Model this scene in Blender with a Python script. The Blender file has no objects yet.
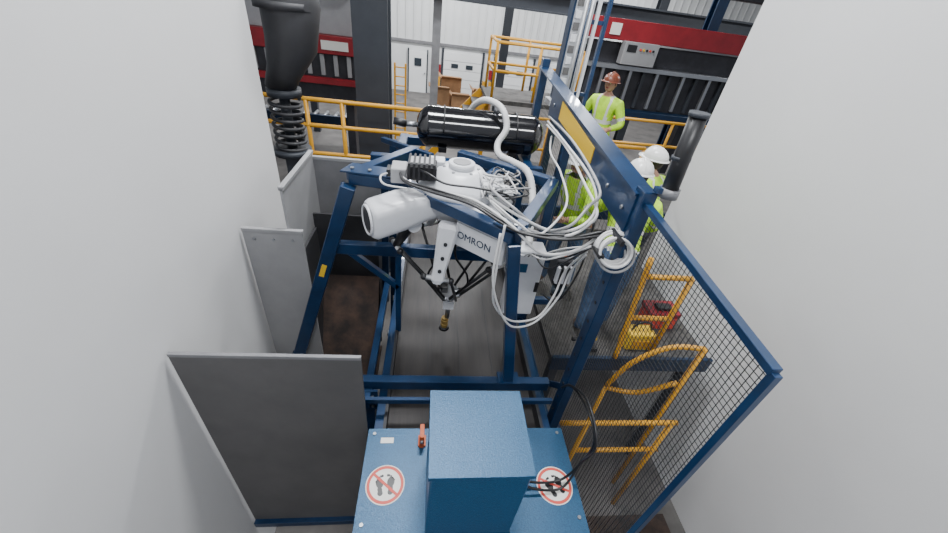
import bpy, bmesh, math, random
from mathutils import Vector, Matrix, Quaternion
random.seed(7)
V=Vector
# ---------------------------------------------------------------- materials
def mat(name,col,rough=.5,metal=0.,noise=0.,scale=8.,col2=None,bump=0.,emit=0.,stretch=None,coat=0.):
    m=bpy.data.materials.new(name); m.use_nodes=True
    nt=m.node_tree; b=nt.nodes['Principled BSDF']
    c=(*col,1)
    b.inputs['Base Color'].default_value=c
    b.inputs['Roughness'].default_value=rough
    b.inputs['Metallic'].default_value=metal
    if coat: b.inputs['Coat Weight'].default_value=coat
    if noise>0 or bump>0:
        tc=nt.nodes.new('ShaderNodeTexCoord'); mp=nt.nodes.new('ShaderNodeMapping')
        nt.links.new(tc.outputs['Object'],mp.inputs['Vector'])
        if stretch: mp.inputs['Scale'].default_value=stretch
        n=nt.nodes.new('ShaderNodeTexNoise'); n.inputs['Scale'].default_value=scale
        n.inputs['Detail'].default_value=5; n.inputs['Roughness'].default_value=.65
        nt.links.new(mp.outputs['Vector'],n.inputs['Vector'])
        if noise>0:
            r=nt.nodes.new('ShaderNodeValToRGB')
            c2=col2 if col2 else tuple(max(0,x*(1-noise)) for x in col)
            r.color_ramp.elements[0].position=.35; r.color_ramp.elements[0].color=(*c2,1)
            r.color_ramp.elements[1].position=.65; r.color_ramp.elements[1].color=c
            nt.links.new(n.outputs['Fac'],r.inputs['Fac'])
            nt.links.new(r.outputs['Color'],b.inputs['Base Color'])
        if bump>0:
            bp=nt.nodes.new('ShaderNodeBump'); bp.inputs['Strength'].default_value=bump
            bp.inputs['Distance'].default_value=.01
            nt.links.new(n.outputs['Fac'],bp.inputs['Height'])
            nt.links.new(bp.outputs['Normal'],b.inputs['Normal'])
    if emit>0:
        b.inputs['Emission Color'].default_value=c; b.inputs['Emission Strength'].default_value=emit
    return m
BLUE=mat('blue_paint',(.006,.036,.105),.3,.2,.35,5,(.004,.024,.07),coat=.3)
BLUED=mat('dark_blue_paint',(.005,.024,.065),.38,.2,.3,6)
BLUEL=mat('speckled_blue_powder_coat',(.013,.085,.18),.36,.25,.45,110,(.007,.05,.115),bump=.2)
WHITE=mat('white_enamel',(.62,.63,.66),.32,0,.10,4)
WHOSE=mat('white_hose_plastic',(.55,.55,.55),.45)
BLACK=mat('black_plastic',(.010,.010,.012),.4)
TANKB=mat('gloss_black_paint',(.005,.005,.007),.13,0,coat=.6)
GREY=mat('galvanised_sheet',(.25,.25,.26),.45,.35,.22,2.5,(.19,.19,.20))
GREYL=mat('light_grey_sheet',(.34,.34,.35),.45,.2,.15,2.0)
GREYD=mat('dark_grey_sheet',(.13,.125,.125),.5,.25,.22,1.6,(.098,.096,.096))
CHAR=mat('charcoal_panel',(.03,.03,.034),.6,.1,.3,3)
BROWN=mat('dusty_brown_chute',(.06,.034,.024),.8,0,.5,5,(.015,.011,.010))
BELT=mat('rubber_belt',(.030,.025,.024),.55,0,.4,3.,(.014,.012,.012),stretch=(6,.5,1))
STEEL=mat('steel',(.30,.31,.33),.35,.8)
ALU=mat('aluminium',(.5,.51,.53),.35,.8)
YEL=mat('safety_yellow_paint',(.62,.30,.012),.45,0,.15,6)
YELT=mat('yellow_tape',(.66,.42,.02),.5)
ORANGE=mat('orange_plastic',(.55,.10,.02),.5)
RED=mat('red_paint',(.27,.010,.018),.45,0,.25,3)
REDS=mat('red_sign_ink',(.60,.06,.04),.5)
SIGNW=mat('white_sticker',(.74,.73,.69),.5)
BRASS=mat('brass_suction',(.30,.20,.06),.5,.3)
COL=mat('column_dark_paint',(.035,.04,.05),.5,.1,.2,3)
CARD=mat('cardboard',(.33,.18,.085),.8,0,.25,6)
CONC=mat('concrete',(.14,.13,.125),.75,0,.45,1.4,(.08,.076,.072))
GRATE=mat('platform_dusty_steel',(.09,.085,.08),.7,.2,.6,9,(.04,.038,.037),bump=.4)
HIVIS=mat('hi_vis_fabric',(.52,.85,.03),.7,0,.2,9,(.36,.63,.015))
SILV=mat('reflective_tape',(.62,.63,.62),.4,.1)
JEAN=mat('blue_jeans',(.06,.11,.21),.8,0,.35,14)
DARKCL=mat('dark_trousers',(.025,.03,.045),.8,0,.3,14)
SKIN=mat('skin',(.45,.25,.17),.55)
HAIR=mat('dark_hair',(.03,.02,.015),.7)
BOOT=mat('work_boot',(.10,.055,.03),.6)
HATB=mat('brown_hard_hat',(.17,.045,.022),.35)
HATW=mat('white_hard_hat',(.72,.72,.70),.3)
MESHW=mat('dark_mesh_wire',(.03,.03,.033),.5,.3)
WALLP=mat('painted_partition',(.66,.66,.665),.6,0,.04,1)
WALLW=mat('white_cladding',(.66,.67,.67),.6,0,.06,2)
DOORW=mat('dock_door_white',(.76,.77,.77),.5)
GLASSD=mat('dark_glass',(.03,.04,.05),.15)
MACHD=mat('dark_machine_paint',(.04,.04,.048),.5,.3,.4,3)
LAMP=mat('lamp_diffuser',(1,.98,.94),.5,emit=3)

# ---------------------------------------------------------------- builder
def crv(pts,sub=6):
    pts=[V(p) for p in pts]; out=[]
    n=len(pts)
    for i in range(n-1):
        p0=pts[max(i-1,0)];p1=pts[i];p2=pts[i+1];p3=pts[min(i+2,n-1)]
        for k in range(sub):
            t=k/sub
            out.append(.5*((2*p1)+(p2-p0)*t+(2*p0-5*p1+4*p2-p3)*t*t+(-p0+3*p1-3*p2+p3)*t**3))
    out.append(pts[-1]); return out
class B:
    def __init__(s,name): s.name=name; s.bm=bmesh.new(); s.mats=[]; s.xf=Matrix.Identity(4)
    def mi(s,m):
        if m not in s.mats: s.mats.append(m)
        return s.mats.index(m)
    def _add(s,verts,faces,m,smooth=False):
        i=s.mi(m); vs=[s.bm.verts.new(s.xf@V(v)) for v in verts]
        for f in faces:
            try:
                fc=s.bm.faces.new([vs[k] for k in f]); fc.material_index=i; fc.smooth=smooth
            except ValueError: pass
        return vs
    def obox(s,c,ax,ay,az,m):
        c=V(c);ax=V(ax);ay=V(ay);az=V(az); bv=min(ax.length,ay.length,az.length)*.12
        tmp=bmesh.new()
        vv=[tmp.verts.new(c+ax*x+ay*y+az*z) for x in(-1,1) for y in(-1,1) for z in(-1,1)]
        for f in ((0,1,3,2),(4,6,7,5),(0,4,5,1),(2,3,7,6),(0,2,6,4),(1,5,7,3)): tmp.faces.new([vv[k] for k in f])
        bmesh.ops.recalc_face_normals(tmp,faces=tmp.faces)
        if bv>.0015:
            bmesh.ops.bevel(tmp,geom=tmp.edges[:]+tmp.verts[:],offset=min(bv,.012),segments=1,affect='EDGES',profile=.5)
        tmp.verts.index_update()
        s._add([v.co.copy() for v in tmp.verts],[[v.index for v in f.verts] for f in tmp.faces],m); tmp.free()
    def box(s,c,size,m,rot=None):
        R=rot if rot else Matrix.Identity(3)
        s.obox(c,R@V((size[0]/2,0,0)),R@V((0,size[1]/2,0)),R@V((0,0,size[2]/2)),m)
    def bb(s,lo,hi,m): s.box([(a+b)/2 for a,b in zip(lo,hi)],[abs(b-a) for a,b in zip(lo,hi)],m)
    def beam(s,p,q,w,h,m,up=(0,0,1)):
        p=V(p);q=V(q);d=(q-p); L=d.length; d.normalize(); u=V(up)
        if abs(d.dot(u))>.95: u=V((0,1,0))
        sd=d.cross(u).normalized(); u=sd.cross(d)
        s.obox((p+q)/2,d*L/2,sd*w/2,u*h/2,m)
    def tube(s,pts,r,m,n=8,cap=True,smooth=True,sq=1.):
        pts=[V(p) for p in pts]; N=len(pts)
        rs=r if isinstance(r,(list,tuple)) else [r]*N
        t0=(pts[1]-pts[0]).normalized(); u=t0.orthogonal().normalized(); verts=[];prev=t0
        for i,p in enumerate(pts):
            t=(pts[min(i+1,N-1)]-pts[max(i-1,0)])
            t=t.normalized() if t.length>1e-7 else prev
            q=prev.rotation_difference(t); u=q@u; u=(u-t*u.dot(t)).normalized(); w=t.cross(u); prev=t
            for k in range(n):
                a=2*math.pi*k/n
                verts.append(p+(u*math.cos(a)+w*math.sin(a)*sq)*rs[i])
        faces=[(i*n+k,i*n+(k+1)%n,(i+1)*n+(k+1)%n,(i+1)*n+k) for i in range(N-1) for k in range(n)]
        s._add(verts,faces,m,smooth)
        if cap:
            s._add(verts[:n],[list(range(n))[::-1]],m); s._add(verts[-n:],[list(range(n))],m)
    def cyl(s,p,q,r,m,r2=None,n=20): s.tube([p,q],[r,r if r2 is None else r2],m,n)
    def sph(s,c,r,m,seg=16,rings=10,sc=(1,1,1),rot=None,zmin=-1.):
        verts=[];faces=[];R=rot if rot else Matrix.Identity(3);c=V(c)
        ths=[math.pi*i/rings for i in range(rings+1)]
        if zmin>-1: tm=math.acos(zmin); ths=[tm*i/rings for i in range(rings+1)]
        for th in ths:
            for k in range(seg):
                a=2*math.pi*k/seg
                verts.append(c+R@V((r*sc[0]*math.sin(th)*math.cos(a),r*sc[1]*math.sin(th)*math.sin(a),r*sc[2]*math.cos(th))))
        for i in range(rings):
            for k in range(seg): faces.append((i*seg+k,(i+1)*seg+k,(i+1)*seg+(k+1)%seg,i*seg+(k+1)%seg))
        s._add(verts,faces,m,True)
    def poly(s,pts,th,m):
        n=len(pts); pts=[V(p) for p in pts]; th=V(th)
        vs=pts+[p+th for p in pts]
        fs=[list(range(n))[::-1],list(range(n,2*n))]+[(i,(i+1)%n,n+(i+1)%n,n+i) for i in range(n)]
        s._add(vs,fs,m)
    def done(s,merge=True):
        if merge: bmesh.ops.remove_doubles(s.bm,verts=s.bm.verts,dist=1e-5)
        bmesh.ops.recalc_face_normals(s.bm,faces=s.bm.faces)
        me=bpy.data.meshes.new(s.name); s.bm.to_mesh(me); s.bm.free()
        for m in s.mats: me.materials.append(m)
        o=bpy.data.objects.new(s.name,me); bpy.context.collection.objects.link(o); return o

# ---------------------------------------------------------------- room shell
b=B('floor'); b.bb((-14,-4,-.1),(38,24.5,0),CONC); b.done()
b=B('wall_back')
b.bb((-14,24.5,0),(38,24.7,9.5),WALLW)
b.done()
b=B('trim_1')
for i in range(120):
    x=-13.8+i*.43
    b.bb((x,24.44,2.5),(x+.06,24.49,9.4),WALLW)
b.bb((-13.9,24.2,5.2),(37.9,24.4,5.45),COL); b.bb((-13.9,24.4,2.52),(37.9,24.49,2.66),GREY)
b.done()
b=B('door_1'); b.bb((-1.55,24.36,0),(-.55,24.44,2.15),DOORW); b.bb((-1.62,24.34,0),(-1.55,24.46,2.25),COL); b.bb((-.55,24.34,0),(-.48,24.46,2.25),COL)
b.bb((-1.25,24.33,1.4),(-.85,24.37,1.8),GLASSD); b.cyl((-.65,24.3,1.05),(-.65,24.37,1.05),.04,STEEL); b.done()
for k,x0 in enumerate((.4,3.4,6.6,10.,13.5,17)):
    b=B('door_%d'%(k+2))
    for j in range(5): b.bb((x0,24.36,j*.46+.01),(x0+2.2,24.44,j*.46+.45),DOORW)
    for xx in (.45,1.3): b.bb((x0+xx,24.33,1.5),(x0+xx+.4,24.37,1.72),GLASSD)
    b.bb((x0-.12,24.33,0),(x0,24.46,2.45),COL); b.bb((x0+2.2,24.33,0),(x0+2.32,24.46,2.45),COL)
    b.bb((x0-.3,24.1,0),(x0-.14,24.3,1.0),YEL); b.bb((x0+2.34,24.1,0),(x0+2.5,24.3,1.0),YEL)
    b.bb((x0-.32,24.33,1.1),(x0-.14,24.42,1.6),RED)
    b.done()
b=B('wall_left'); b.bb((-1.65,-3,0),(-1.5,3.7,7.5),WALLP); b.done()
b=B('wall_right'); b.bb((3.3,-3,0),(3.45,4.5,7.5),WALLP); b.done()
b=B('ceiling'); b.bb((-14,-4,9.5),(38,24.7,9.6),WALLW); b.done()
b=B('roof_beams')
for i in range(9): b.bb((-13.9,1+i*2.7,9.1),(37.9,1.15+i*2.7,9.49),COL)
b.done()

# ---------------------------------------------------------------- steel columns
def column(x,y,w,d,name='steel_column',m=COL,h=9.05):
    b=B(name); b.bb((x-w/2,y-d/2,0),(x+w/2,y-d/2+.05,h),m); b.bb((x-w/2,y+d/2-.05,0),(x+w/2,y+d/2,h),m)
    b.bb((x-.03,y-d/2+.05,0),(x+.03,y+d/2-.05,h),m); b.bb((x-w/2-.08,y-d/2-.08,0),(x+w/2+.08,y+d/2+.08,.04),m)
    b.done()
column(-1.0,6.9,.52,.5)
column(-.05,16,.3,.3,m=GREY); column(3.1,20,.35,.35); column(-2.6,12.8,.25,.3,m=BLUED); column(9,18,.35,.35); column(7.6,12,.3,.3,m=BLUED)
b=B('overhead_girder')
b.bb((-5,15.4,4.80),(12,15.7,4.86),COL); b.bb((-5,15.4,5.3),(12,15.7,5.36),COL); b.bb((-5,15.53,4.86),(12,15.57,5.3),COL)
for x in(-4.5,11.5): b.bb((x-.12,15.45,0),(x+.12,15.65,4.8),COL)
b.done()

# ---------------------------------------------------------------- conveyor
b=B('belt_conveyor')
b.bb((-.25,.3,2.11),(1.0,5.2,2.15),BELT)
for x in (.06,.36,.67): b.bb((x-.004,.35,2.149),(x+.004,5.15,2.153),CHAR)
for sx in (-.30,1.03):
    b.bb((sx-.035,.3,1.93),(sx+.035,5.2,2.24),BLUE)
    o_=(.045 if sx<0 else -.045)
    b.bb((sx-.012+o_,.3,2.15),(sx+.012+o_,5.2,2.27),CHAR)
for i in range(9):
    y=.6+i*.55
    b.cyl((-.26,y,2.07),(1.0,y,2.07),.035,STEEL,n=10)
    b.cyl((-.345,y,2.08),(-.365,y,2.08),.03,STEEL,n=8)
for y in (1.0,3.0,5.0):
    for sx in(-.30,1.03): b.beam((sx,y,0.02),(sx,y,1.95),.08,.08,BLUE); b.bb((sx-.09,y-.09,0),(sx+.09,y+.09,.02),BLUE)
    b.beam((-.3,y,.9),(1.03,y,.9),.06,.06,BLUE)
b.cyl((-.26,5.2,2.05),(1.0,5.2,2.05),.10,STEEL)
b.done()

# ---------------------------------------------------------------- cover plate with motor box
b=B('conveyor_cover_plate')
b.poly([(-.355,.35,2.345),(1.105,.35,2.345),(1.105,1.57,2.345),(-.355,1.57,2.345)],(0,0,.012),BLUEL)
b.bb((-.355,.35,2.28),(-.343,1.57,2.345),BLUEL); b.bb((1.093,.35,2.28),(1.105,1.57,2.345),BLUEL); b.bb((-.355,1.558,2.28),(1.105,1.57,2.345),BLUEL)
for x in(-.31,.4,1.06):
    for y in(1.53,.95): b.cyl((x,y,2.357),(x,y,2.366),.012,STEEL,n=8)
b.bb((-.26,1.46,2.357),(-.17,1.50,2.360),SIGNW)
b.done()
b=B('motor_guard_box')
b.bb((.07,.88,2.36),(.59,1.36,3.08),BLUEL)
b.bb((.06,.87,3.07),(.60,1.37,3.10),BLUEL)
for z in(2.5,2.9): b.cyl((.59,1.2,z),(.60,1.2,z),.012,STEEL,n=8)
b.bb((.02,.87,2.357),(.07,1.36,2.37),BLUEL); b.bb((.59,.87,2.357),(.64,1.36,2.37),BLUEL)
b.done()
b=B('orange_cable_clip'); b.bb((.015,1.42,2.36),(.045,1.52,2.50),ORANGE); b.bb((.005,1.43,2.36),(.06,1.51,2.375),ORANGE); b.cyl((.03,1.42,2.46),(.03,1.40,2.46),.01,STEEL,n=8);b.done()

def sticker(x,y,z,rot):
    b=B('no_step_sign'); R=Matrix.Translation((x,y,z))@Matrix.Rotation(rot,4,'Z'); b.xf=R
    n=40; r=.125
    ci=lambda rr,zz:[(rr*math.cos(2*math.pi*i/n),rr*math.sin(2*math.pi*i/n),zz) for i in range(n)]
    b.poly(ci(r,0),(0,0,.0015),SIGNW)
    a1=ci(r*.95,.0025);a2=ci(r*.80,.0025); b._add(a1+a2,[(i,(i+1)%n,n+(i+1)%n,n+i) for i in range(n)],REDS)
    def ell(cx,cy,rx,ry,zz=.002,ang=0):
        q=[]
        for i in range(16):
            t=2*math.pi*i/16; X=rx*math.cos(t);Y=ry*math.sin(t)
            q.append((cx+X*math.cos(ang)-Y*math.sin(ang),cy+X*math.sin(ang)+Y*math.cos(ang),zz))
        b._add(q,[list(range(16))],BLACK)
    for s in(-1,1):
        cx=s*.036; a=-s*.18
        ell(cx,.012,.024,.034,.002,a); ell(cx-s*.002,-.03,.015,.028,.0021,a); ell(cx-s*.004,-.05,.017,.018,.0022,a)
        for k in range(5): ell(cx+s*(-.019+.0105*k),.056-.0035*k*k*.6,.0068-.0007*k,.009-.0007*k,.002)
    d=V((1,-1,0)).normalized()*r*.86;w=V((1,1,0)).normalized()*.0085
    b._add([-d-w+V((0,0,.004)),d-w+V((0,0,.004)),d+w+V((0,0,.004)),-d+w+V((0,0,.004))],[(0,1,2,3)],REDS)
    b.done(False)
sticker(-.195,1.18,2.358,.1); sticker(.945,1.15,2.358,.35)

# ---------------------------------------------------------------- robot support frame
b=B('robot_support_frame')
b.beam((-.50,1.97,2.37),(1.09,1.97,2.37),.07,.10,BLUE); b.beam((-.45,1.78,2.40),(1.07,1.78,2.40),.03,.05,BLUE)
b.beam((-.42,1.97,0.0),(-.42,1.97,2.32),.09,.09,BLUE); b.beam((-.42,1.80,2.3),(-.42,3.4,2.3),.06,.07,BLUE)
b.bb((-.50,1.90,2.1),(-.34,1.92,2.34),BLUE)
for x in(-.46,-.38):
    for z in(2.15,2.28): b.cyl((x,1.90,z),(x,1.885,z),.012,STEEL,n=8)
b.beam((.73,1.98,2.42),(.545,2.0,3.76),.085,.085,BLUE,up=(0,1,0))
b.bb((.64,1.92,2.42),(.82,2.04,2.435),BLUE)
b.beam((-.60,2.66,3.76),(-1.235,2.65,1.84),.11,.09,BLUE,up=(0,1,0))
b.bb((-1.30,2.58,0),(-1.18,2.72,1.88),BLUED)
b.beam((-.875,2.602,2.94),(-.835,2.602,3.06),.04,.004,YELT,up=(0,1,0))
b.beam((-.76,2.68,3.2),(1.05,2.68,3.2),.07,.10,BLUE)
b.beam((-.66,2.68,3.18),(-.24,2.68,2.80),.05,.05,BLUE,up=(0,1,0)); b.beam((-.24,2.68,2.25),(-.24,2.68,3.17),.05,.05,BLUE)
b.beam((.9,2.68,2.25),(.9,2.68,3.17),.05,.05,BLUE)
L=V((-.60,2.74,3.80));F=V((.545,2.0,3.80));R_=V((1.03,2.93,3.80));K=V((-.15,3.42,3.80))
M0=V((-.20,2.68,3.80)); M1=V((.0,2.46,3.80))
b.beam(L,M0,.10,.09,BLUE); b.beam(M0,M1,.085,.08,BLUE); b.beam(M1,F,.085,.08,BLUE); b.beam(F,R_,.085,.08,BLUE); b.beam(R_,K+V((.4,0,0)),.085,.08,BLUE); b.beam(L,K,.085,.08,BLUE)
b.poly([L+V((-.06,-.05,.05)),L+V((.42,-.11,.05)),L+V((.45,.05,.05)),L+V((.0,.12,.05))],(0,0,.012),BLUE)
b.poly([F+V((-.14,.06,.05)),F+V((.03,-.06,.05)),F+V((.09,.05,.05)),F+V((.0,.14,.05))],(0,0,.012),BLUE)
for p in (L+V((.02,0,.065)),L+V((.15,-.02,.065)),L+V((.3,-.04,.065)),F+V((0,.03,.065)),F+V((.04,-.02,.065))): b.cyl(p,p+V((0,0,.012)),.014,STEEL,n=8)
b.beam((1.04,2.93,2.26),(1.04,2.93,3.78),.08,.08,BLUE); b.beam((-.45,3.4,2.0),(-.42,3.4,3.75),.07,.07,BLUED)
b.beam((-.55,3.42,3.70),(1.06,3.42,3.70),.08,.09,BLUE); b.beam((-.35,4.15,3.66),(1.06,4.15,3.66),.08,.09,BLUE)
b.beam((-.30,3.4,3.70),(-.30,4.15,3.70),.08,.05,BLUE); b.beam((.95,3.4,3.70),(.95,4.15,3.70),.08,.05,BLUE); b.beam((.0,3.2,3.84),(-.5,3.9,3.72),.05,.05,BLUE)
b.beam((.7,3.42,3.74),(.45,2.9,3.79),.08,.07,BLUE)
b.beam((.98,4.15,2.26),(.98,4.15,3.64),.08,.08,BLUED); b.beam((-.45,4.15,0),(-.42,4.15,3.64),.08,.08,BLUED)
b.done()

# ---------------------------------------------------------------- air tank
b=B('compressed_air_tank')
cx0,cx1,cy,cz,r=-.06,.99,3.80,3.925,.19
prof=[(cx0-.10,.02),(cx0-.095,.08),(cx0-.07,.13),(cx0-.03,.17),(cx0,r),(cx0+.01,r+.004),(cx0+.03,r),(cx1-.03,r),(cx1-.01,r+.004),(cx1,r),(cx1+.03,.17),(cx1+.07,.13),(cx1+.095,.08),(cx1+.1,.02)]
b.tube([(x,cy,cz) for x,_ in prof],[q for _,q in prof],TANKB,n=32)
b.cyl((cx0-.1,cy,cz),(cx0-.22,cy,cz),.025,STEEL,n=10); b.cyl((cx0-.2,cy,cz),(cx0-.32,cy,cz+.02),.035,BLACK,n=10)
for x in(.1,.8):
    b.tube([(x,cy+.197*math.sin(a),cz+.197*math.cos(a)) for a in [math.pi*i/12-math.pi/2 for i in range(13)]],.008,BLACK,n=6)
    b.bb((x-.04,cy-.16,cz-.20),(x+.04,cy+.16,cz-.15),BLACK)
b.cyl((.6,cy,cz+.18),(.6,cy,cz+.24),.025,STEEL,n=10)
b.done()

# ---------------------------------------------------------------- delta robot
b=B('delta_picking_robot')
C=V((.22,2.64,3.80))
prof=[(.0,.30),(.04,.31),(.08,.28),(.13,.20),(.17,.165),(.18,.10)]
b.tube([C+V((0,0,-.14))]+[C+V((0,0,z)) for z,_ in prof],[.26]+[q for _,q in prof],WHITE,n=32)
b.cyl(C+V((0,0,.17)),C+V((0,0,.22)),.095,WHITE,n=24); b.cyl(C+V((0,0,.22)),C+V((0,0,.225)),.065,GREY,n=24)
for i in range(6):
    a=i*math.pi/3; b.cyl(C+V((.125*math.cos(a),.125*math.sin(a),.16)),C+V((.125*math.cos(a),.125*math.sin(a),.182)),.012,STEEL,n=6)
angs=[206,302,28,118]
U=V((0,0,1))
def sect(c,s,w,h,pw=.5):
    pts=[]
    for k in range(16):
        t=2*math.pi*(k+.5)/16; cs,sn=math.cos(t),math.sin(t)
        q=lambda v:math.copysign(abs(v)**pw,v)
        pts.append(c+s*w*q(cs)+U*h*q(sn))
    return pts
for ai,ad in enumerate(angs):
    a=math.radians(ad); d=V((math.cos(a),math.sin(a),0)); s=V((-d.y,d.x,0))
    Lh=(.70,.46,.46,.46)[ai]; k_=1.25 if ai==0 else 1.
    c0=C+d*.10+V((0,0,-.03)); c1=C+d*Lh+V((0,0,-.13 if ai==0 else -.12))
    secs=[sect(c0,s,.15,.10),sect(c0.lerp(c1,.35),s,.125,.105),sect(c0.lerp(c1,.62),s,.105*k_,.10*k_),sect(c1-d*.03,s,.10*k_,.10*k_),sect(c1,s,.088*k_,.088*k_)]
    vs=[p for q in secs for p in q]; nn=16
    b._add(vs,[(i*nn+k,i*nn+(k+1)%nn,(i+1)*nn+(k+1)%nn,(i+1)*nn+k) for i in range(4) for k in range(nn)],WHITE,True)
    b._add(secs[-1],[list(range(nn))],WHITE)
    b.cyl(c1,c1+d*.012,.078*k_,GREYD,n=24); b.cyl(c1+d*.012,c1+d*.016,.058*k_,BLACK,n=24)
    b.tube([c1+d*.01+(s*math.cos(t)+U*math.sin(t))*.082*k_ for t in [2*math.pi*i/24 for i in range(25)]],.010,WHITE,n=6,cap=False)
    hub=C+d*(Lh*.55)+V((0,0,-.20)); 
    b.cyl(hub-s*.07,hub+s*.07,.055,WHITE,n=20)
    el=hub+d*(.18 if ai!=1 else -.02)+V((0,0,-.32)); 
    if ai==0: el=V((-.24,2.50,3.36))
    if ai==1: el=V((.53,2.26,3.38))
    b.tube([hub,hub.lerp(el,.3),el],[.055,.045,.03],BLACK if ai in(0,1) else WHITE,n=12)
    b.cyl(el-s*.09,el+s*.09,.02,ALU,n=12)
    eff=V((.22,2.62,2.80))+d*.07
    for sg in(-1,1):
        b.sph(el+s*.085*sg,.026,BLACK,10,6); b.cyl(el+s*.085*sg,eff+s*.055*sg,.013,BLACK,n=8); b.sph(eff+s*.055*sg,.022,ALU,10,6)
    b.cyl(eff-s*.06,eff+s*.06,.014,ALU,n=8)
FD=(V((.545,2.0,0))-V((.0,2.46,0))).normalized(); FN=V((FD.y,-FD.x,0))
if FN.y>0: FN=-FN
hc_=V((.345,2.165,3.64))-FN*.02
b.obox(hc_-FN*.12,FD*.20,FN*.14,U*.105,WHITE)
b.obox(hc_+FN*.02-U*.0,FD*.185,FN*.012,U*.09,WHITE)
b.cyl(hc_+FD*.20-FN*.1,hc_+FD*.23-FN*.1,.07,GREYD)
p0=V((.14,2.28,3.68));p1=V((.085,2.18,3.30))
dd=(p1-p0).normalized(); sx=V((1,0,.0)); sx=(sx-dd*sx.dot(dd)).normalized(); nx=dd.cross(sx)
secs=[]
for t,w,h in((-.08,.055,.05),(0,.072,.06),(.4,.06,.05),(.85,.045,.04),(1.0,.05,.042),(1.08,.03,.03)):
    c=p0.lerp(p1,t); secs+= [c+sx*w*x+nx*h*y for x,y in((-1,-.6),(-.7,-1),(.7,-1),(1,-.6),(1,.6),(.7,1),(-.7,1),(-1,.6))]
b._add(secs,[(i*8+k,i*8+(k+1)%8,(i+1)*8+(k+1)%8,(i+1)*8+k) for i in range(5) for k in range(8)]+[list(range(8)),list(range(40,48))],WHITE)
for t in(.28,.55,.8):
    c=p0.lerp(p1,t); o=nx if nx.y<0 else -nx
    b.cyl(c+o*.045,c+o*.066*(1-.2*t),.014,BLACK,n=12)
b.cyl(p1-sx*.11,p1+sx*.11,.02,ALU,n=12)
for sg in(-1,1):
    e=p1+sx*.10*sg; b.sph(e,.026,BLACK,10,6); b.cyl(e,V((.22+.055*sg,2.52,2.80)),.012,BLACK,n=8)
E=V((.22,2.62,2.80))
b.cyl(E,E+V((0,0,.025)),.10,ALU,n=20); b.cyl(E+V((0,0,-.06)),E,.05,WHITE,n=16); b.cyl(E+V((0,0,-.30)),E+V((0,0,-.05)),.022,STEEL,n=12)
b.bb((E.x-.05,E.y-.04,E.z-.17),(E.x+.05,E.y+.04,E.z-.08),WHITE); b.bb((E.x-.08,E.y-.03,E.z+.02),(E.x-.02,E.y+.05,E.z+.09),BLACK); b.bb((E.x+.03,E.y-.05,E.z+.02),(E.x+.09,E.y+.0,E.z+.07),STEEL)
for i in range(5):
    z=E.z-.30-i*.025; b.cyl((E.x-.02,E.y,z),(E.x-.02,E.y,z-.022),.036 if i%2 else .03,BRASS,n=14)
b.cyl((E.x-.02,E.y,E.z-.42),(E.x-.02,E.y,E.z-.445),.04,BLACK,r2=.05,n=14)
b.tube(crv([(E.x+.05,E.y,E.z+.05),(E.x+.14,E.y-.05,E.z+.12),(E.x+.12,E.y-.1,E.z+.3),(E.x+.0,E.y-.2,E.z+.55),(E.x,E.y-.25,E.z+.8)],6),.010,BLACK,n=6)
b.tube(crv([(E.x-.04,E.y,E.z+.05),(E.x-.16,E.y-.03,E.z+.10),(E.x-.2,E.y-.05,E.z+.25),(E.x-.1,E.y-.1,E.z+.5),(E.x-.05,E.y-.1,E.z+.8)],6),.010,BLACK,n=6)
b.bb((-.16,2.46,3.93),(.04,2.62,4.03),BLACK); b.bb((-.14,2.48,4.03),(.02,2.60,4.05),GREYL)
for i in range(6): b.bb((-.155+i*.034,2.44,3.94),(-.14+i*.034,2.64,4.055),CHAR)
b.bb((-.28,2.54,3.86),(-.17,2.70,3.97),GREYL); b.bb((-.02,2.66,3.93),(.10,2.78,4.0),WHITE)
b.bb((-.31,2.56,3.90),(-.285,2.66,3.95),BLACK); b.bb((.36,2.42,3.88),(.52,2.58,3.95),WHITE)
for i in range(4): b.cyl((.39+i*.035,2.42,3.92),(.39+i*.035,2.39,3.92),.011,BLACK,n=8)
b.done()
def text(txt,loc,rot,size,m,parent=None,name='label'):
    cu=bpy.data.curves.new(name,'FONT'); cu.body=txt; cu.size=size; cu.extrude=.001; cu.align_x='CENTER'; cu.align_y='CENTER'
    o=bpy.data.objects.new(name,cu); bpy.context.collection.objects.link(o); o.matrix_world=Matrix.Translation(loc)@rot
    bpy.context.view_layer.update()
    me=bpy.data.meshes.new_from_object(o.evaluated_get(bpy.context.evaluated_depsgraph_get())); me.materials.clear(); me.materials.append(m)
    n=bpy.data.objects.new(name,me); bpy.context.collection.objects.link(n); n.matrix_world=o.matrix_world.copy(); bpy.data.objects.remove(o)
    if parent: n.parent=parent; n.matrix_parent_inverse=parent.matrix_world.inverted()
    return n
rob=bpy.data.objects['delta_picking_robot']
xax=FD; zax=FN; yax=zax.cross(xax)
text('OMRON',hc_+FN*.035-FD*.03,Matrix((xax,yax,zax)).transposed().to_4x4(),.075,BLUED,rob,'housing_label')

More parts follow.
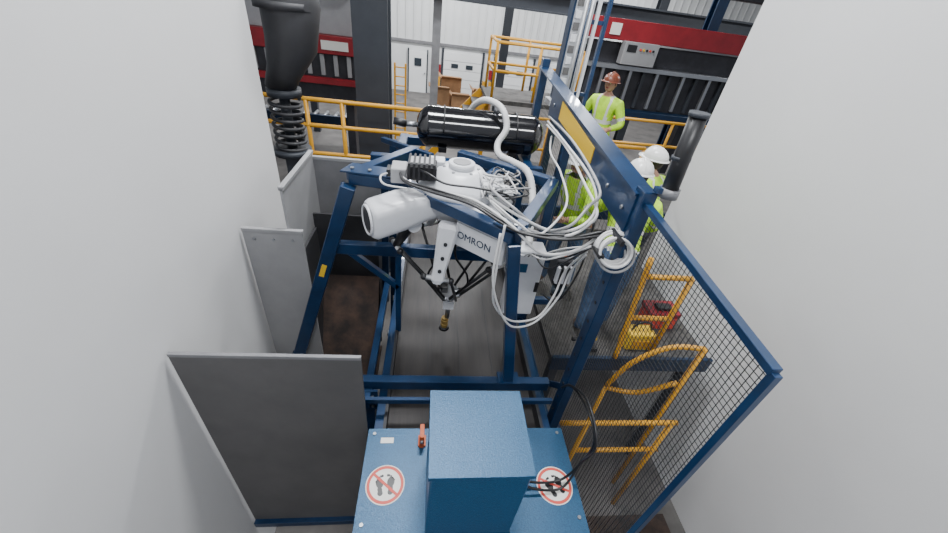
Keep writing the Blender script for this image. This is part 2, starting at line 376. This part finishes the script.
# ---------------------------------------------------------------- cables
b=B('white_corrugated_hose')
P=crv([(.34,4.06,3.96),(.40,3.98,4.12),(.50,3.82,4.21),(.62,3.62,4.19),(.67,3.52,4.05),(.60,3.46,3.92),(.61,3.33,3.86),(.72,3.2,3.85),(.81,3.0,3.85),(.85,2.85,3.72),(.82,2.62,3.55),(.80,2.48,3.46)],14)
b.tube(P,[.028+(.004 if i%2 else 0) for i in range(len(P))],WHOSE,n=10); b.done()
b=B('white_cable_bundle')
loopA=[(1.07,3.61,4.09),(1.02,2.75,4.17),(1.0,2.2,4.14),(1.0,1.98,4.07),(.95,1.89,3.98),(.85,1.87,3.88),(.76,2.04,3.78),(.55,2.04,3.89),(.42,2.28,3.93),(.42,2.40,3.95)]
for k in range(3):
    o=V((.0,.03*k,.028*k)); b.tube(crv([V(p)+o+V((random.uniform(-.025,.02),random.uniform(-.04,.04),random.uniform(-.03,.03))) for p in loopA],7),.0095,(WHOSE,WHOSE,GREYL)[k],n=7)
loopB=[(.45,1.93,3.90),(.42,1.86,3.62),(.47,1.87,3.36),(.62,1.90,3.15),(.82,2.0,3.14),(.95,2.05,3.3),(1.0,2.1,3.49),(1.03,1.98,3.75)]
for k in range(2):
    b.tube(crv([V(p)+V((random.uniform(-.02,.02),-.02*k,random.uniform(-.03,.03)-.02*k)) for p in loopB],7),.008,WHOSE,n=7)
b.tube(crv([(1.03,1.9,3.9),(.9,1.88,3.80),(.7,1.9,3.76),(.5,1.97,3.90),(.3,2.18,3.94),(.1,2.30,3.93),(-.08,2.38,3.92),(-.2,2.52,3.92)],7),.010,WHOSE,n=7)
b.tube(crv([(1.07,3.4,4.05),(1.0,3.1,4.0),(.95,2.6,4.02),(.9,2.2,3.95),(.7,2.0,3.83),(.55,2.0,3.90),(.4,2.2,3.94)],7),.008,WHOSE,n=7)
for k in range(12):
    c=V((.50,2.44,3.93)); pts=[c+V((random.uniform(-.17,.2),random.uniform(-.22,.2),random.uniform(-.02,.08))) for _ in range(4)]
    b.tube(crv(pts,6),.006,(WHOSE,GREYL,BLACK)[k%3],n=6)
for k in range(7):
    p=V((.75+.03*k,2.36,3.42)); q=V((.8+.035*k,2.0+random.uniform(0,.1),3.62+random.uniform(-.15,.15)))
    b.tube(crv([p,p+V((0,-.12,.1)),q,(1.05,1.95,3.8)],6),.0065,(WHOSE,BLACK,GREYL)[k%3],n=6)
b.done()
b=B('coiled_white_cable')
cc=V((1.06,1.80,3.90))
for k in range(8):
    rr=.082+.026*random.random(); off=V((random.uniform(-.02,.02),-.02-.012*k,random.uniform(-.02,.02)))
    t=random.uniform(-.15,.15)
    b.tube([cc+off+V((rr*math.cos(x)*1.05,.04*math.sin(x+t),rr*.8*math.sin(x))) for x in [2*math.pi*i/28 for i in range(29)]],.0085,WHOSE if k%3 else GREYL,n=7,cap=False)
b.beam(cc+V((-.0,.02,.095)),cc+V((0,-.13,.095)),.02,.03,BLACK); b.beam(cc+V((-.09,.0,-.0)),cc+V((-.09,-.13,-.0)),.03,.02,BLACK)
b.done()
b=B('black_cable_bundle')
bl=[(-.22,2.62,3.92),(-.17,2.42,3.93),(0,2.33,3.93),(.26,2.18,3.93),(.44,2.03,3.90),(.57,1.96,3.86),(.8,1.90,3.88),(1.05,1.90,3.93)]
for k in range(3): b.tube(crv([V(p)+V((0,-.018*k,random.uniform(0,.02))) for p in bl],7),.009,BLACK,n=6)
b.tube(crv([(-.1,2.5,4.0),(-.02,2.38,4.02),(.1,2.33,3.98),(.3,2.3,3.98),(.5,2.3,3.95),(.6,2.4,3.85)],6),.008,BLACK,n=6)
b.tube(crv([(-.28,2.6,3.92),(-.34,2.49,3.93),(-.3,2.36,3.93),(-.15,2.32,3.93)],6),.007,WHOSE,n=6)
b.tube(crv([(1.08,2.1,3.9),(1.09,2.1,3.5),(1.0,2.1,3.2),(.95,2.3,3.1)],6),.008,BLACK,n=6)
b.done()
b=B('black_power_cable')
for k in range(2):
    b.tube(crv([(.61,1.2-.03*k,2.5),(.76,1.15-.04*k,2.42),(.98,1.17-.05*k,2.385),(1.09,1.2,2.55),(1.09,1.19-.03*k,2.86),(1.09,1.4,2.9+.05*k),(1.09,1.64,2.79),(1.09,1.75,2.62)],7),.009,BLACK,n=6)
b.done()

b=B('white_control_enclosure')
b.bb((.68,2.40,2.77),(.94,2.56,3.44),WHITE); b.bb((.70,2.385,2.80),(.92,2.40,3.41),WHITE); b.bb((.9,2.38,3.05),(.93,2.385,3.15),BLACK)
b.bb((.94,2.45,3.3),(1.11,2.50,3.36),BLUE); b.bb((.94,2.45,2.85),(1.11,2.50,2.91),BLUE)
b.bb((.72,2.378,3.25),(.80,2.386,3.33),BLUEL)
for i in range(4): b.cyl((.72+i*.055,2.48,2.77),(.72+i*.055,2.48,2.73),.016,BLACK,n=8)
b.done()
b=B('pneumatic_valve_manifold')
b.bb((.96,2.20,3.28),(1.09,2.36,3.50),CHAR)
for i in range(5): b.bb((.965+i*.024,2.16,3.32),(.982+i*.024,2.20,3.46),BLACK if i%2 else WHITE); b.cyl((.973+i*.024,2.24,3.5),(.973+i*.024,2.24,3.53),.009,ORANGE if i==2 else STEEL,n=8)
b.cyl((.99,2.18,3.2),(.99,2.18,3.28),.03,GLASSD,n=12); b.cyl((1.05,2.18,3.18),(1.05,2.18,3.28),.03,GLASSD,n=12)
b.done()

# ---------------------------------------------------------------- safety fence
b=B('blue_safety_fence')
FX=1.16
for y,zt,w in((1.80,4.27,.10),(4.48,4.55,.10),(3.2,4.2,.07)):
    b.bb((FX-.04,y-w/2,1.9),(FX+.04,y+w/2,zt),BLUE)
    for i in range(12):
        z=2.1+i*.17
        if z<zt-.1: b.cyl((FX-.041,y,z),(FX-.045,y,z),.013,BLACK,n=8)
b.bb((FX-.08,1.70,1.9),(FX+.12,1.92,1.93),BLUE)
for sy in (1.74,1.88): b.cyl((FX-.06,sy,1.93),(FX-.06,sy,1.95),.012,STEEL,n=8)
b.poly([(FX-.05,1.80,4.00),(FX-.05,3.8,4.14),(FX-.05,3.8,4.42),(FX-.05,1.80,4.23)],(.02,0,0),BLUE)
b.poly([(FX-.06,1.80,4.225),(FX-.06,4.5,4.46),(FX-.06,4.5,4.475),(FX-.06,1.80,4.24)],(.13,0,0),BLUE)
b.poly([(FX-.056,2.50,4.14),(FX-.056,3.42,4.20),(FX-.056,3.42,4.35),(FX-.056,2.50,4.25)],(.006,0,0),YELT)
for i in range(8):
    y=1.9+i*.25; 
    if y<2.4 or y>3.5: b.cyl((FX-.05,y,4.1+(y-1.8)*.09),(FX-.06,y,4.1+(y-1.8)*.09),.014,STEEL,n=8)
b.beam((FX,1.8,4.20),(FX,.72,4.11),.04,.035,BLUE); b.beam((FX,.72,1.95),(FX,4.5,1.95),.05,.06,BLUE)
b.bb((FX-.015,.70,1.9),(FX+.015,.73,4.11),BLUE)
b.beam((FX,1.85,2.5),(FX,2.3,1.98),.05,.05,BLUE)
b.done()
b=B('fence_wire_mesh')
y=.75
while y<4.45:
    w=.0013 if y<1.8 else .0009
    if not(1.74<y<1.86): b.bb((FX+.045-w,y-w,1.98),(FX+.045+w,y+w,4.06+(y-.5)*.09),MESHW)
    y+=.028 if y<1.8 else .05
w=.0013
z=1.99
while z<4.1: b.bb((FX+.05-w,.75,z-w),(FX+.05+w,1.80,z+w),MESHW); z+=.028
w=.0009; z=1.99
while z<4.1: b.bb((FX+.05-w,1.80,z-w),(FX+.05+w,4.45,z+w),MESHW); z+=.05
b.done(False)

b=B('black_cable_conduit'); b.cyl((1.24,1.74,4.27),(1.24,1.77,4.66),.042,BLACK,n=20); b.cyl((1.24,1.74,4.26),(1.24,1.742,4.31),.052,GREY,n=20); b.cyl((1.24,1.76,4.45),(1.24,1.762,4.47),.047,COL,n=20); b.cyl((1.24,1.77,4.66),(1.24,1.77,4.68),.048,COL,n=20)
b.bb((1.16,1.72,4.28),(1.24,1.76,4.31),BLUE); b.done()

b=B('air_valve_tower')
X,Y=1.50,4.62
b.bb((X-.13,Y-.06,4.15),(X+.08,Y+.06,5.15),WHITE); b.bb((X-.15,Y-.08,4.1),(X-.13,Y+.08,5.2),BLUED)
for i in range(9): b.bb((X-.11,Y-.085,4.2+i*.105),(X-.05,Y-.06,4.27+i*.105),WHITE if i%2 else GREYD)
for k in range(3): b.cyl((X-.02+.03*k,Y-.085,4.15),(X-.02+.03*k,Y-.085,5.15),.009,(WHOSE,BLUED,WHOSE)[k],n=8)
b.bb((X-.10,Y-.05,2.10),(X-.02,Y+.03,4.15),BLUED); b.bb((X-.2,Y-.12,4.08),(X+.16,Y+.1,4.14),WHITE)
b.bb((X+.22,Y-.05,4.0),(X+.26,Y,5.15),BLUE); b.bb((X+.08,Y-.03,4.2),(X+.22,Y,4.24),BLUE); b.bb((X+.08,Y-.03,4.9),(X+.22,Y,4.94),BLUE)
b.bb((X+.12,Y-.05,4.0),(X+.15,Y,5.15),WHITE)
b.done()

# ---------------------------------------------------------------- sheet metal chutes on the left
b=B('sheet_metal_chute')
b.bb((-1.14,2.76,0),(-1.12,3.6,3.64),GREYL) 
b.bb((-1.14,3.6,1.6),(-.50,3.62,3.58),GREY); b.bb((-1.15,3.59,3.57),(-.50,3.63,3.60),GREYL); b.bb((-1.15,2.76,3.63),(-1.11,3.6,3.66),GREYL)
b.bb((-1.10,3.30,1.4),(-.50,3.32,3.15),CHAR); b.bb((-1.10,2.76,1.4),(-1.08,3.32,3.0),CHAR)  # dark inner back sheet added in place of the shadow inside the chute
b.bb((-1.10,2.1,1.30),(-.50,3.3,1.33),BROWN)
b.poly([(-1.08,2.75,1.33),(-.50,2.75,1.33),(-.50,3.3,2.4),(-1.08,3.3,2.4)],(0,0,.02),BROWN)
b.done()
b=B('grey_hopper_panel')
b.bb((-1.48,2.73,0),(-1.02,2.75,3.28),GREYL); b.bb((-1.48,2.72,3.27),(-1.01,2.755,3.30),GREYL)
for i in range(3): b.cyl((-1.4+i*.15,2.73,3.2),(-1.4+i*.15,2.72,3.2),.012,STEEL,n=8)
b.done()
b=B('grey_guard_panel')
b.bb((-1.48,1.60,.78),(-.375,1.615,3.10),GREYD); b.bb((-1.48,1.595,3.08),(-.375,1.62,3.105),GREY)
b.bb((-1.48,1.56,.70),(-.39,1.62,.78),BLUE); b.bb((-.45,1.62,0),(-.40,1.66,3.0),BLUED)
b.done()
b=B('cardboard_scrap'); b.box((-.85,2.45,1.35),(.22,.16,.02),CARD,Matrix.Rotation(.4,3,'Z')); b.box((-.70,2.6,1.36),(.16,.1,.02),CARD,Matrix.Rotation(-.6,3,'Z')@Matrix.Rotation(.2,3,'X')); b.box((-.9,2.6,1.35),(.1,.07,.02),SIGNW,Matrix.Rotation(1.2,3,'Z')); b.done()

b=B('vibratory_spring_mount')
sc=V((-1.42,4.1,0))
b.tube([sc+V((.10,0,4.98)),sc+V((.13,0,4.75)),sc+V((.10,-.02,4.45)),sc+V((.0,-.03,4.22)),sc+V((-.08,0,4.06))],[.24,.25,.22,.15,.13],CHAR,n=24)
b.tube([sc+V((.10,0,4.72)),sc+V((.10,0,4.78))],[.27,.27],CHAR,n=24)
b.cyl(sc+V((-.04,0,4.00)),sc+V((-.04,0,4.07)),.16,COL)
b.tube([sc+V((-.05+.14*math.cos(t),.14*math.sin(t),3.98-.5*t/(2*math.pi*7))) for t in [2*math.pi*i/20 for i in range(141)]],.018,CHAR,n=8)
b.cyl(sc+V((-.05,0,3.42)),sc+V((-.05,0,3.48)),.19,COL); b.bb((-1.54,4.03,0),(-1.40,4.17,3.42),COL); b.cyl(sc+V((-.05,0,3.48)),sc+V((-.05,0,4.01)),.05,COL)
b.done()

# ---------------------------------------------------------------- yellow rails
def rail(name,segs,r=.028):
    b=B(name)
    for pts in segs: b.tube(pts if len(pts)==2 else crv(pts,5),r,YEL,n=10)
    return b.done()
segs=[[(-3.15,6.0,z),(-.12,6.0,z)] for z in(3.52,3.15,2.72)]+[[(x,6.0,1.9),(x,6.0,3.52)] for x in(-3.1,-1.86,-1.35,-.14)]
rail('yellow_guardrail',segs,.032)
b=B('steel_platform'); b.bb((-3.2,5.95,1.8),(.0,6.5,1.9),GRATE); b.bb((-3.2,5.90,1.78),(.0,5.95,1.9),YEL)
for x in(-2.9,-.2): b.bb((x-.05,6.2,0),(x+.05,6.3,1.8),COL)
b.done()
rail('yellow_guardrail',[[(1.3,6.3,z),(1.9,6.3,z)] for z in(3.5,3.0)]+[[(x,6.3,2.42),(x,6.3,3.5)] for x in(1.3,1.9)],.025)
b=B('work_platform'); b.bb((1.32,2.50,2.02),(3.1,5.25,2.10),GRATE); b.bb((1.32,2.46,1.95),(3.1,2.50,2.14),BLUED)
for x in(1.42,3.0):
    for y in(2.6,5.15): b.bb((x-.05,y-.05,0),(x+.05,y+.05,2.02),COL)
b.done()
b=B('rear_platform'); b.bb((1.25,5.38,2.34),(6.5,7.3,2.42),GRATE); b.bb((1.25,5.32,2.25),(6.5,5.38,2.42),BLUED)
for x in(1.4,3.6,6.3): b.bb((x-.05,6.2,0),(x+.05,6.3,2.34),COL)
b.done()
rail('yellow_guardrail',[[(1.98,2.54,z),(2.4,2.54,z)] for z in(3.15,2.65)]+[[(x,2.54,2.10),(x,2.54,3.15)] for x in(2.4,)]+[[(1.98,2.62,3.3),(1.98,2.54,2.7),(1.98,2.47,2.15)]],.026)
rail('yellow_stair_handrail',[[(1.40,2.1,1.55),(1.40,2.0,1.72),(1.48,1.95,1.80),(1.7,1.95,1.8),(2.55,1.95,1.8)],[(1.62,1.95,.0),(1.62,1.95,1.8)],[(2.5,1.95,0),(2.5,1.95,1.8)],[(1.62,1.95,1.3),(2.55,1.95,1.3)],
   [(2.0,2.42,1.75),(2.1,2.36,2.2),(2.35,2.3,2.5),(2.6,2.2,2.6)],[(2.6,2.2,0),(2.6,2.2,2.6)],[(2.0,2.42,0),(2.0,2.42,1.75)],[(2.0,2.42,1.72),(2.28,2.3,1.8),(2.55,2.2,2.1)]],.026)
rail('yellow_guardrail',[[(2.3,5.20,z),(3.05,5.20,z)] for z in(3.5,3.15)]+[[(x,5.20,2.1),(x,5.20,3.5)] for x in(2.35,3.05)],.028)
rail('yellow_guardrail',[[(3.0,7.2,z),(6.3,7.2,z)] for z in(3.45,3.0)]+[[(x,7.2,2.42),(x,7.2,3.45)] for x in(3.0,4.6,6.2)],.028)
b=B('yellow_staircase')
for z in(4.32,3.8): 
    for y in(8.6,9.8): b.tube([(1.2,y,z),(3.0,y,z)],.03,YEL)
    b.tube([(1.2,8.6,z),(1.2,9.8,z)],.03,YEL)
for x in(1.2,2.1,3.0):
    for y in(8.6,9.8): b.tube([(x,y,3.27),(x,y,4.32)],.03,YEL)
b.bb((1.1,8.5,3.18),(3.1,9.9,3.27),GRATE)
for y in(8.7,9.7):
    b.beam((1.1,y,3.2),(-.3,y,1.6),.05,.16,YEL)
for i in range(8): b.bb((.85-i*.18,8.72,3.02-i*.2),(1.05-i*.18,9.68,3.05-i*.2),GRATE)
b.bb((-.35,8.65,0),(-.25,9.75,1.6),COL)
for x in(1.2,2.9): b.bb((x-.05,9.2,0),(x+.05,9.3,3.18),YEL)
b.done()
b=B('yellow_ladder')
for x in(-1.35,-1.0): b.bb((x-.03,14,0),(x+.03,14.06,2.95),YEL)
for i in range(10): b.cyl((-1.35,14.03,.3+i*.28),(-1.0,14.03,.3+i*.28),.02,YEL,n=8)
b.done()
for x,y,h,w in((-.15,17,1.7,.75),(.7,17,1.5,.8),(1.6,17.1,1.75,.8),(.25,18.3,1.9,.9)):
    b=B('cardboard_box'); b.bb((x,y,.12),(x+w,y+w,h),CARD); b.bb((x-.02,y-.02,0),(x+w+.02,y+w+.02,.12),CARD)
    b.box((x+w/2,y-.06,h+.06),(w,.02,.2),CARD,Matrix.Rotation(.9,3,'X')); b.box((x-.06,y+w/2,h+.06),(.02,w,.2),CARD,Matrix.Rotation(-.8,3,'Y')); b.bb((x+.1,y-.006,h*.5),(x+.4,y,h*.5+.25),SIGNW); b.done()
b=B('red_baler_machine')
b.bb((-6,11,3.40),(-1.9,11.4,3.80),RED); b.bb((-2.85,10.98,3.5),(-2.2,11,3.7),SIGNW); b.bb((-6,11.1,2.2),(-1.9,12,3.4),MACHD); b.bb((-6,10.95,2.7),(-1.9,11.1,2.85),RED)
for i in range(12): b.bb((-5.9+i*.33,11.05,2.9),(-5.8+i*.33,11.1,3.38),GREYL)
b.bb((-5.5,11.2,0),(-5.3,11.9,2.2),MACHD); b.bb((-2.4,11.2,0),(-2.2,11.9,2.2),MACHD); b.bb((-6,11.3,3.8),(-1.9,12,4.6),GREYL); b.bb((-3.0,11.0,4.7),(-2.0,11.2,5.2),WHITE)
b.done()
b=B('red_sorting_machine')
b.bb((3.4,10,4.55),(11,10.4,4.97),RED); b.bb((3.95,9.98,4.65),(4.2,10,4.88),SIGNW)
b.bb((3.6,10.2,3.0),(11,11.4,4.5),MACHD)
b.bb((4.35,9.85,4.08),(5.2,10.1,4.56),GREYL); b.bb((4.42,9.84,4.35),(4.65,9.85,4.5),BLACK); 
for i in range(5): b.cyl((4.75+i*.08,9.85,4.42),(4.75+i*.08,9.82,4.42),.025,(REDS,YELT,BLACK,REDS,BLACK)[i],n=8)
for i in range(20): b.bb((3.7+i*.36,10.12,3.1),(3.78+i*.36,10.2,3.95),STEEL if i%2 else COL)
b.bb((3.4,10.0,3.95),(11,10.25,4.05),STEEL); b.bb((3.4,9.9,2.9),(11,10.2,3.05),BLUED)
b.bb((3.3,9.95,5.6),(11,10.3,5.9),MACHD)
for x in(3.8,7,10.5): b.bb((x-.1,10.5,0),(x+.1,10.7,3.0),MACHD)
b.cyl((3.4,10.1,4.2),(3.4,10.4,4.2),.22,BLACK)
b.done()
b=B('roller_conveyor_line')
b.bb((-8,13.2,1.0),(-1.5,13.9,1.15),MACHD); b.bb((-8,13.1,1.0),(-1.5,13.2,1.3),BLUED)
for i in range(20): b.cyl((-7.9+i*.33,13.2,1.2),(-7.9+i*.33,13.9,1.2),.06,STEEL,n=8)
for x in(-7,-4.5,-1.8): b.bb((x-.05,13.3,0),(x+.05,13.8,1.0),MACHD)
b.done()

b=B('yellow_tool_bag'); b.bb((2.16,2.62,2.10),(2.46,2.80,2.32),YELT); b.tube(crv([(2.21,2.71,2.32),(2.26,2.71,2.42),(2.38,2.71,2.42),(2.43,2.71,2.32)],5),.012,BLACK,n=6); b.bb((2.22,2.61,2.14),(2.42,2.62,2.24),YEL); b.done()
b=B('red_toolbox'); b.bb((2.56,2.95,2.10),(2.90,3.18,2.28),REDS); b.bb((2.55,2.94,2.28),(2.91,3.19,2.34),RED); b.bb((2.64,3.00,2.34),(2.82,3.1,2.38),BLACK); b.bb((2.69,2.93,2.24),(2.77,2.95,2.31),STEEL); b.done()
b=B('cordless_drill'); b.cyl((1.60,2.60,2.28),(1.78,2.62,2.28),.035,YELT,n=12); b.cyl((1.52,2.59,2.28),(1.60,2.60,2.28),.022,BLACK,n=12); b.cyl((1.76,2.62,2.27),(1.78,2.63,2.14),.022,BLACK,n=10); b.bb((1.72,2.58,2.10),(1.84,2.68,2.15),BLACK); b.done()
b=B('rubber_floor_mat'); b.bb((1.3,.2,0),(3.1,1.8,.02),BROWN); b.bb((1.28,.18,0),(3.12,.2,.025),CHAR); b.done()

# ---------------------------------------------------------------- people
def hand(b,w,fd,pn,side):
    fd=V(fd).normalized(); sd=V(side); sd=(sd-fd*sd.dot(fd)).normalized(); pn=fd.cross(sd)
    b.tube([w-fd*.01,w+fd*.02,w+fd*.06,w+fd*.09],[.026,.036,.041,.03],SKIN,n=10,sq=1)
    for k,(o,L) in enumerate(((.028,.072),(.010,.082),(-.009,.075),(-.027,.058))):
        p=w+fd*.08+sd*o; b.tube([p,p+fd*L*.45+pn*.004,p+fd*L*.75+pn*.02,p+fd*L*.9+pn*.04],[.0095,.009,.008,.006],SKIN,n=6)
    p=w+fd*.03+sd*.03; b.tube([p,p+sd*.025+fd*.02,p+sd*.035+fd*.05+pn*.01],[.012,.010,.007],SKIN,n=6)
def person(name,loc,yaw,lean,arms,hat,trous,headpitch=0.,stride=0.,scale=1.0,headyaw=0.):
    piv=V((0,0,.92)); RL=Matrix.Rotation(-lean,4,'X')
    up=lambda p: piv+(RL@(V(p)-piv))
    J={}
    J['pel']=V((0,0,.95));J['wai']=up((0,0,1.10));J['che']=up((0,0,1.30));J['uch']=up((0,0,1.43));J['nec']=up((0,.01,1.53));J['hdb']=up((0,.02,1.60))
    for sg,n in((-1,'L'),(1,'R')):
        J['sh'+n]=up((sg*.20,0,1.43)); e,w=arms[n]; J['el'+n]=V(e);J['wr'+n]=V(w)
        J['hi'+n]=V((sg*.10,0,.90));J['kn'+n]=V((sg*.12,.03+stride*sg*.5,.49));J['an'+n]=V((sg*.13,stride*sg,.10));J['to'+n]=V((sg*.14,stride*sg+.17,.045))
    R={'pel':(.165,.125),'wai':(.155,.125),'che':(.19,.135),'uch':(.14,.105),'nec':(.06,.06),'hdb':(.055,.055)}
    for n in'LR': R.update({'sh'+n:(.085,.085),'el'+n:(.060,.060),'wr'+n:(.036,.036),'hi'+n:(.11,.11),'kn'+n:(.078,.078),'an'+n:(.058,.058),'to'+n:(.045,.04)})
    E=[('pel','wai','t'),('wai','che','t'),('che','uch','t'),('uch','nec','n'),('nec','hdb','n')]
    for n in'LR': E+=[('uch','sh'+n,'t'),('sh'+n,'el'+n,'a'),('el'+n,'wr'+n,'f'),('pel','hi'+n,'l'),('hi'+n,'kn'+n,'l'),('kn'+n,'an'+n,'s'),('an'+n,'to'+n,'b')]
    keys=list(J); me=bpy.data.meshes.new('tmp'); me.from_pydata([J[k] for k in keys],[(keys.index(a),keys.index(c)) for a,c,_ in E],[])
    o=bpy.data.objects.new('tmp',me); bpy.context.collection.objects.link(o)
    o.modifiers.new('s','SKIN'); 
    for i,k in enumerate(keys): me.skin_vertices[0].data[i].radius=R[k]; me.skin_vertices[0].data[i].use_root=(k=='pel')
    sb=o.modifiers.new('u','SUBSURF'); sb.levels=3; sb.render_levels=3
    bpy.context.view_layer.update()
    ev=bpy.data.meshes.new_from_object(o.evaluated_get(bpy.context.evaluated_depsgraph_get())); bpy.data.objects.remove(o)
    b=B(name); XF=Matrix.Translation(loc)@Matrix.Rotation(yaw,4,'Z')@Matrix.Scale(scale,4); b.xf=XF
    def near(p):
        best=None
        for a,c,t in E:
            A=J[a];D=J[c]-A; u=max(0,min(1,(p-A).dot(D)/D.length_squared)); dist=(p-(A+D*u)).length/(.5*(R[a][0]+R[c][0]))
            if best is None or dist<best[0]: best=(dist,t,u,a)
        return best
    vs=[b.bm.verts.new(XF@v.co) for v in ev.vertices]
    for p in ev.polygons:
        c=p.center; _,t,u,a=near(c); h=(RL.inverted()@(c-piv)+piv)
        if t=='t':
            m=HIVIS
            if .98<h.z<1.03 or 1.16<h.z<1.21 : m=SILV
            if h.z>1.2 and .075<abs(h.x)<.115 : m=SILV
            if h.z<.93: m=trous
        elif t=='n': m=SKIN if h.z>1.52 else HIVIS
        elif t=='a': m=SILV if .62<u<.78 else HIVIS
        elif t=='f': m=HIVIS if u<.85 else SKIN
        elif t in'ls': m=trous
        else: m=BOOT
        if t=='l' and h.z>.95 and lean<.3: m=HIVIS
        f=b.bm.faces.new([vs[i] for i in p.vertices]); f.material_index=b.mi(m); f.smooth=True
    H=XF@Matrix.Translation(J['hdb'])@RL@Matrix.Rotation(headyaw,4,'Z')@Matrix.Rotation(headpitch,4,'X'); b.xf=H
    hc=V((0,.015,.09))
    b.sph(hc,1,SKIN,20,14,(.076,.095,.115)); b.sph(hc+V((0,.03,-.06)),1,SKIN,14,8,(.05,.055,.05))
    b.tube([hc+V((0,.09,.015)),hc+V((0,.115,-.02)),hc+V((0,.09,-.03))],[.008,.014,.01],SKIN,n=8)
    for sx in(-1,1):
        b.sph(hc+V((sx*.03,.083,.012)),.012,SIGNW,8,6); b.sph(hc+V((sx*.03,.093,.012)),.006,BLACK,8,6)
        b.sph(hc+V((sx*.078,-.005,-.005)),1,SKIN,8,6,(.012,.02,.032)); b.beam(hc+V((sx*.015,.094,.035)),hc+V((sx*.045,.086,.035)),.008,.008,HAIR)
    b.beam(hc+V((-.02,.088,-.055)),hc+V((.02,.088,-.055)),.01,.008,RED)
    b.sph(hc+V((0,-.018,.012)),1,HAIR,16,10,(.082,.092,.11))
    b.sph(hc+V((0,0,.03)),1,hat,24,10,(.112,.138,.115),zmin=0.0)
    n=24; A=[hc+V((.112*math.cos(2*math.pi*i/n),.138*math.sin(2*math.pi*i/n),.03)) for i in range(n)]
    Bq=[hc+V((.127*math.cos(2*math.pi*i/n),.155*math.sin(2*math.pi*i/n)+(.035 if math.sin(2*math.pi*i/n)>.3 else 0),.024)) for i in range(n)]
    Cq=[p+V((0,0,-.006)) for p in Bq]
    b._add(A+Bq+Cq,[(i,(i+1)%n,n+(i+1)%n,n+i) for i in range(n)]+[(n+i,n+(i+1)%n,2*n+(i+1)%n,2*n+i) for i in range(n)],hat,True)
    b.tube([hc+V((0,.13*math.cos(t),.03+.118*math.sin(t))) for t in [math.pi*i/10 for i in range(11)]],.010,hat,n=6)
    b.xf=XF
    for nme,sg in(('L',-1),('R',1)):
        w=J['wr'+nme]; fd=(w-J['el'+nme]); hand(b,w,fd,None,(-sg*.3,1,.2) if abs(fd.normalized().y)<.8 else (-sg,0,.3))
    bpy.data.meshes.remove(ev)
    return b.done(False)
person('construction_worker',(2.66,6.05,2.42),2.3,.05,{'L':((-.34,.04,1.18),(-.24,.24,1.12)),'R':((.34,.04,1.18),(.24,.22,1.08))},HATB,DARKCL,.1,.08,1.04)
# bending over a job beside the near post, back to the camera
person('construction_worker',(1.86,2.92,2.10),-.25,.42,{'L':((-.34,.42,1.12),(-.24,.60,.95)),'R':((.36,.40,1.12),(.22,.60,.95))},HATW,JEAN,.3,.10,1.06)
# crouched in close to the machine
person('construction_worker',(1.66,3.75,2.10),2.2,.25,{'L':((-.30,.22,1.12),(-.15,.42,1.12)),'R':((.30,.2,1.12),(.15,.42,1.10))},HATW,JEAN,.2,.1)
person('construction_worker',(2.52,3.72,2.10),.6,.2,{'L':((-.30,.2,1.12),(-.2,.42,1.10)),'R':((.30,.2,1.12),(.2,.42,1.10))},HATW,DARKCL,.2,.05)

# ---------------------------------------------------------------- lights
def bay(x,y,e,sx=1.6,sy=.8,z=8.4,name='high_bay_light'):
    b=B(name); b.bb((x-sx/2,y-sy/2,z),(x+sx/2,y+sy/2,z+.12),ALU); b.bb((x-sx/2+.05,y-sy/2+.05,z-.02),(x+sx/2-.05,y+sy/2-.05,z),LAMP)
    for q in(-1,1): b.cyl((x+q*sx*.4,y,z+.12),(x+q*sx*.4,y,9.08),.01,STEEL,n=6)
    o=b.done()
    l=bpy.data.lights.new('lamp','AREA'); l.shape='RECTANGLE'; l.size=sx; l.size_y=sy; l.energy=e; l.color=(.96,.98,1.0)
    lo=bpy.data.objects.new('lamp',l); bpy.context.collection.objects.link(lo); lo.location=(x,y,z-.05); lo.parent=o
bay(.2,3.4,440); bay(.6,-1.2,240); bay(2.2,8,400); bay(-1.5,13,600); bay(5,14,600); bay(1,20.5,850); bay(9,20.5,700); bay(12,10,600); bay(-5,20.5,500)
w=bpy.data.worlds.new('world'); bpy.context.scene.world=w; w.use_nodes=True
w.node_tree.nodes['Background'].inputs['Color'].default_value=(.86,.91,1,1); w.node_tree.nodes['Background'].inputs['Strength'].default_value=.65

# ---------------------------------------------------------------- camera
cam=bpy.data.cameras.new('camera'); co=bpy.data.objects.new('camera',cam); bpy.context.collection.objects.link(co)
cam.sensor_width=36; cam.lens=14.28; cam.clip_start=.05; cam.clip_end=200
r=V((.9908,-.0727,.1141)).normalized(); bk=V((-.1260,-.8040,.5799)); bk=(bk-r*bk.dot(r)).normalized(); u=bk.cross(r)
M=Matrix((r,u,bk)).transposed().to_4x4(); M.translation=(0,0,5.0); co.matrix_world=M
bpy.context.scene.camera=co
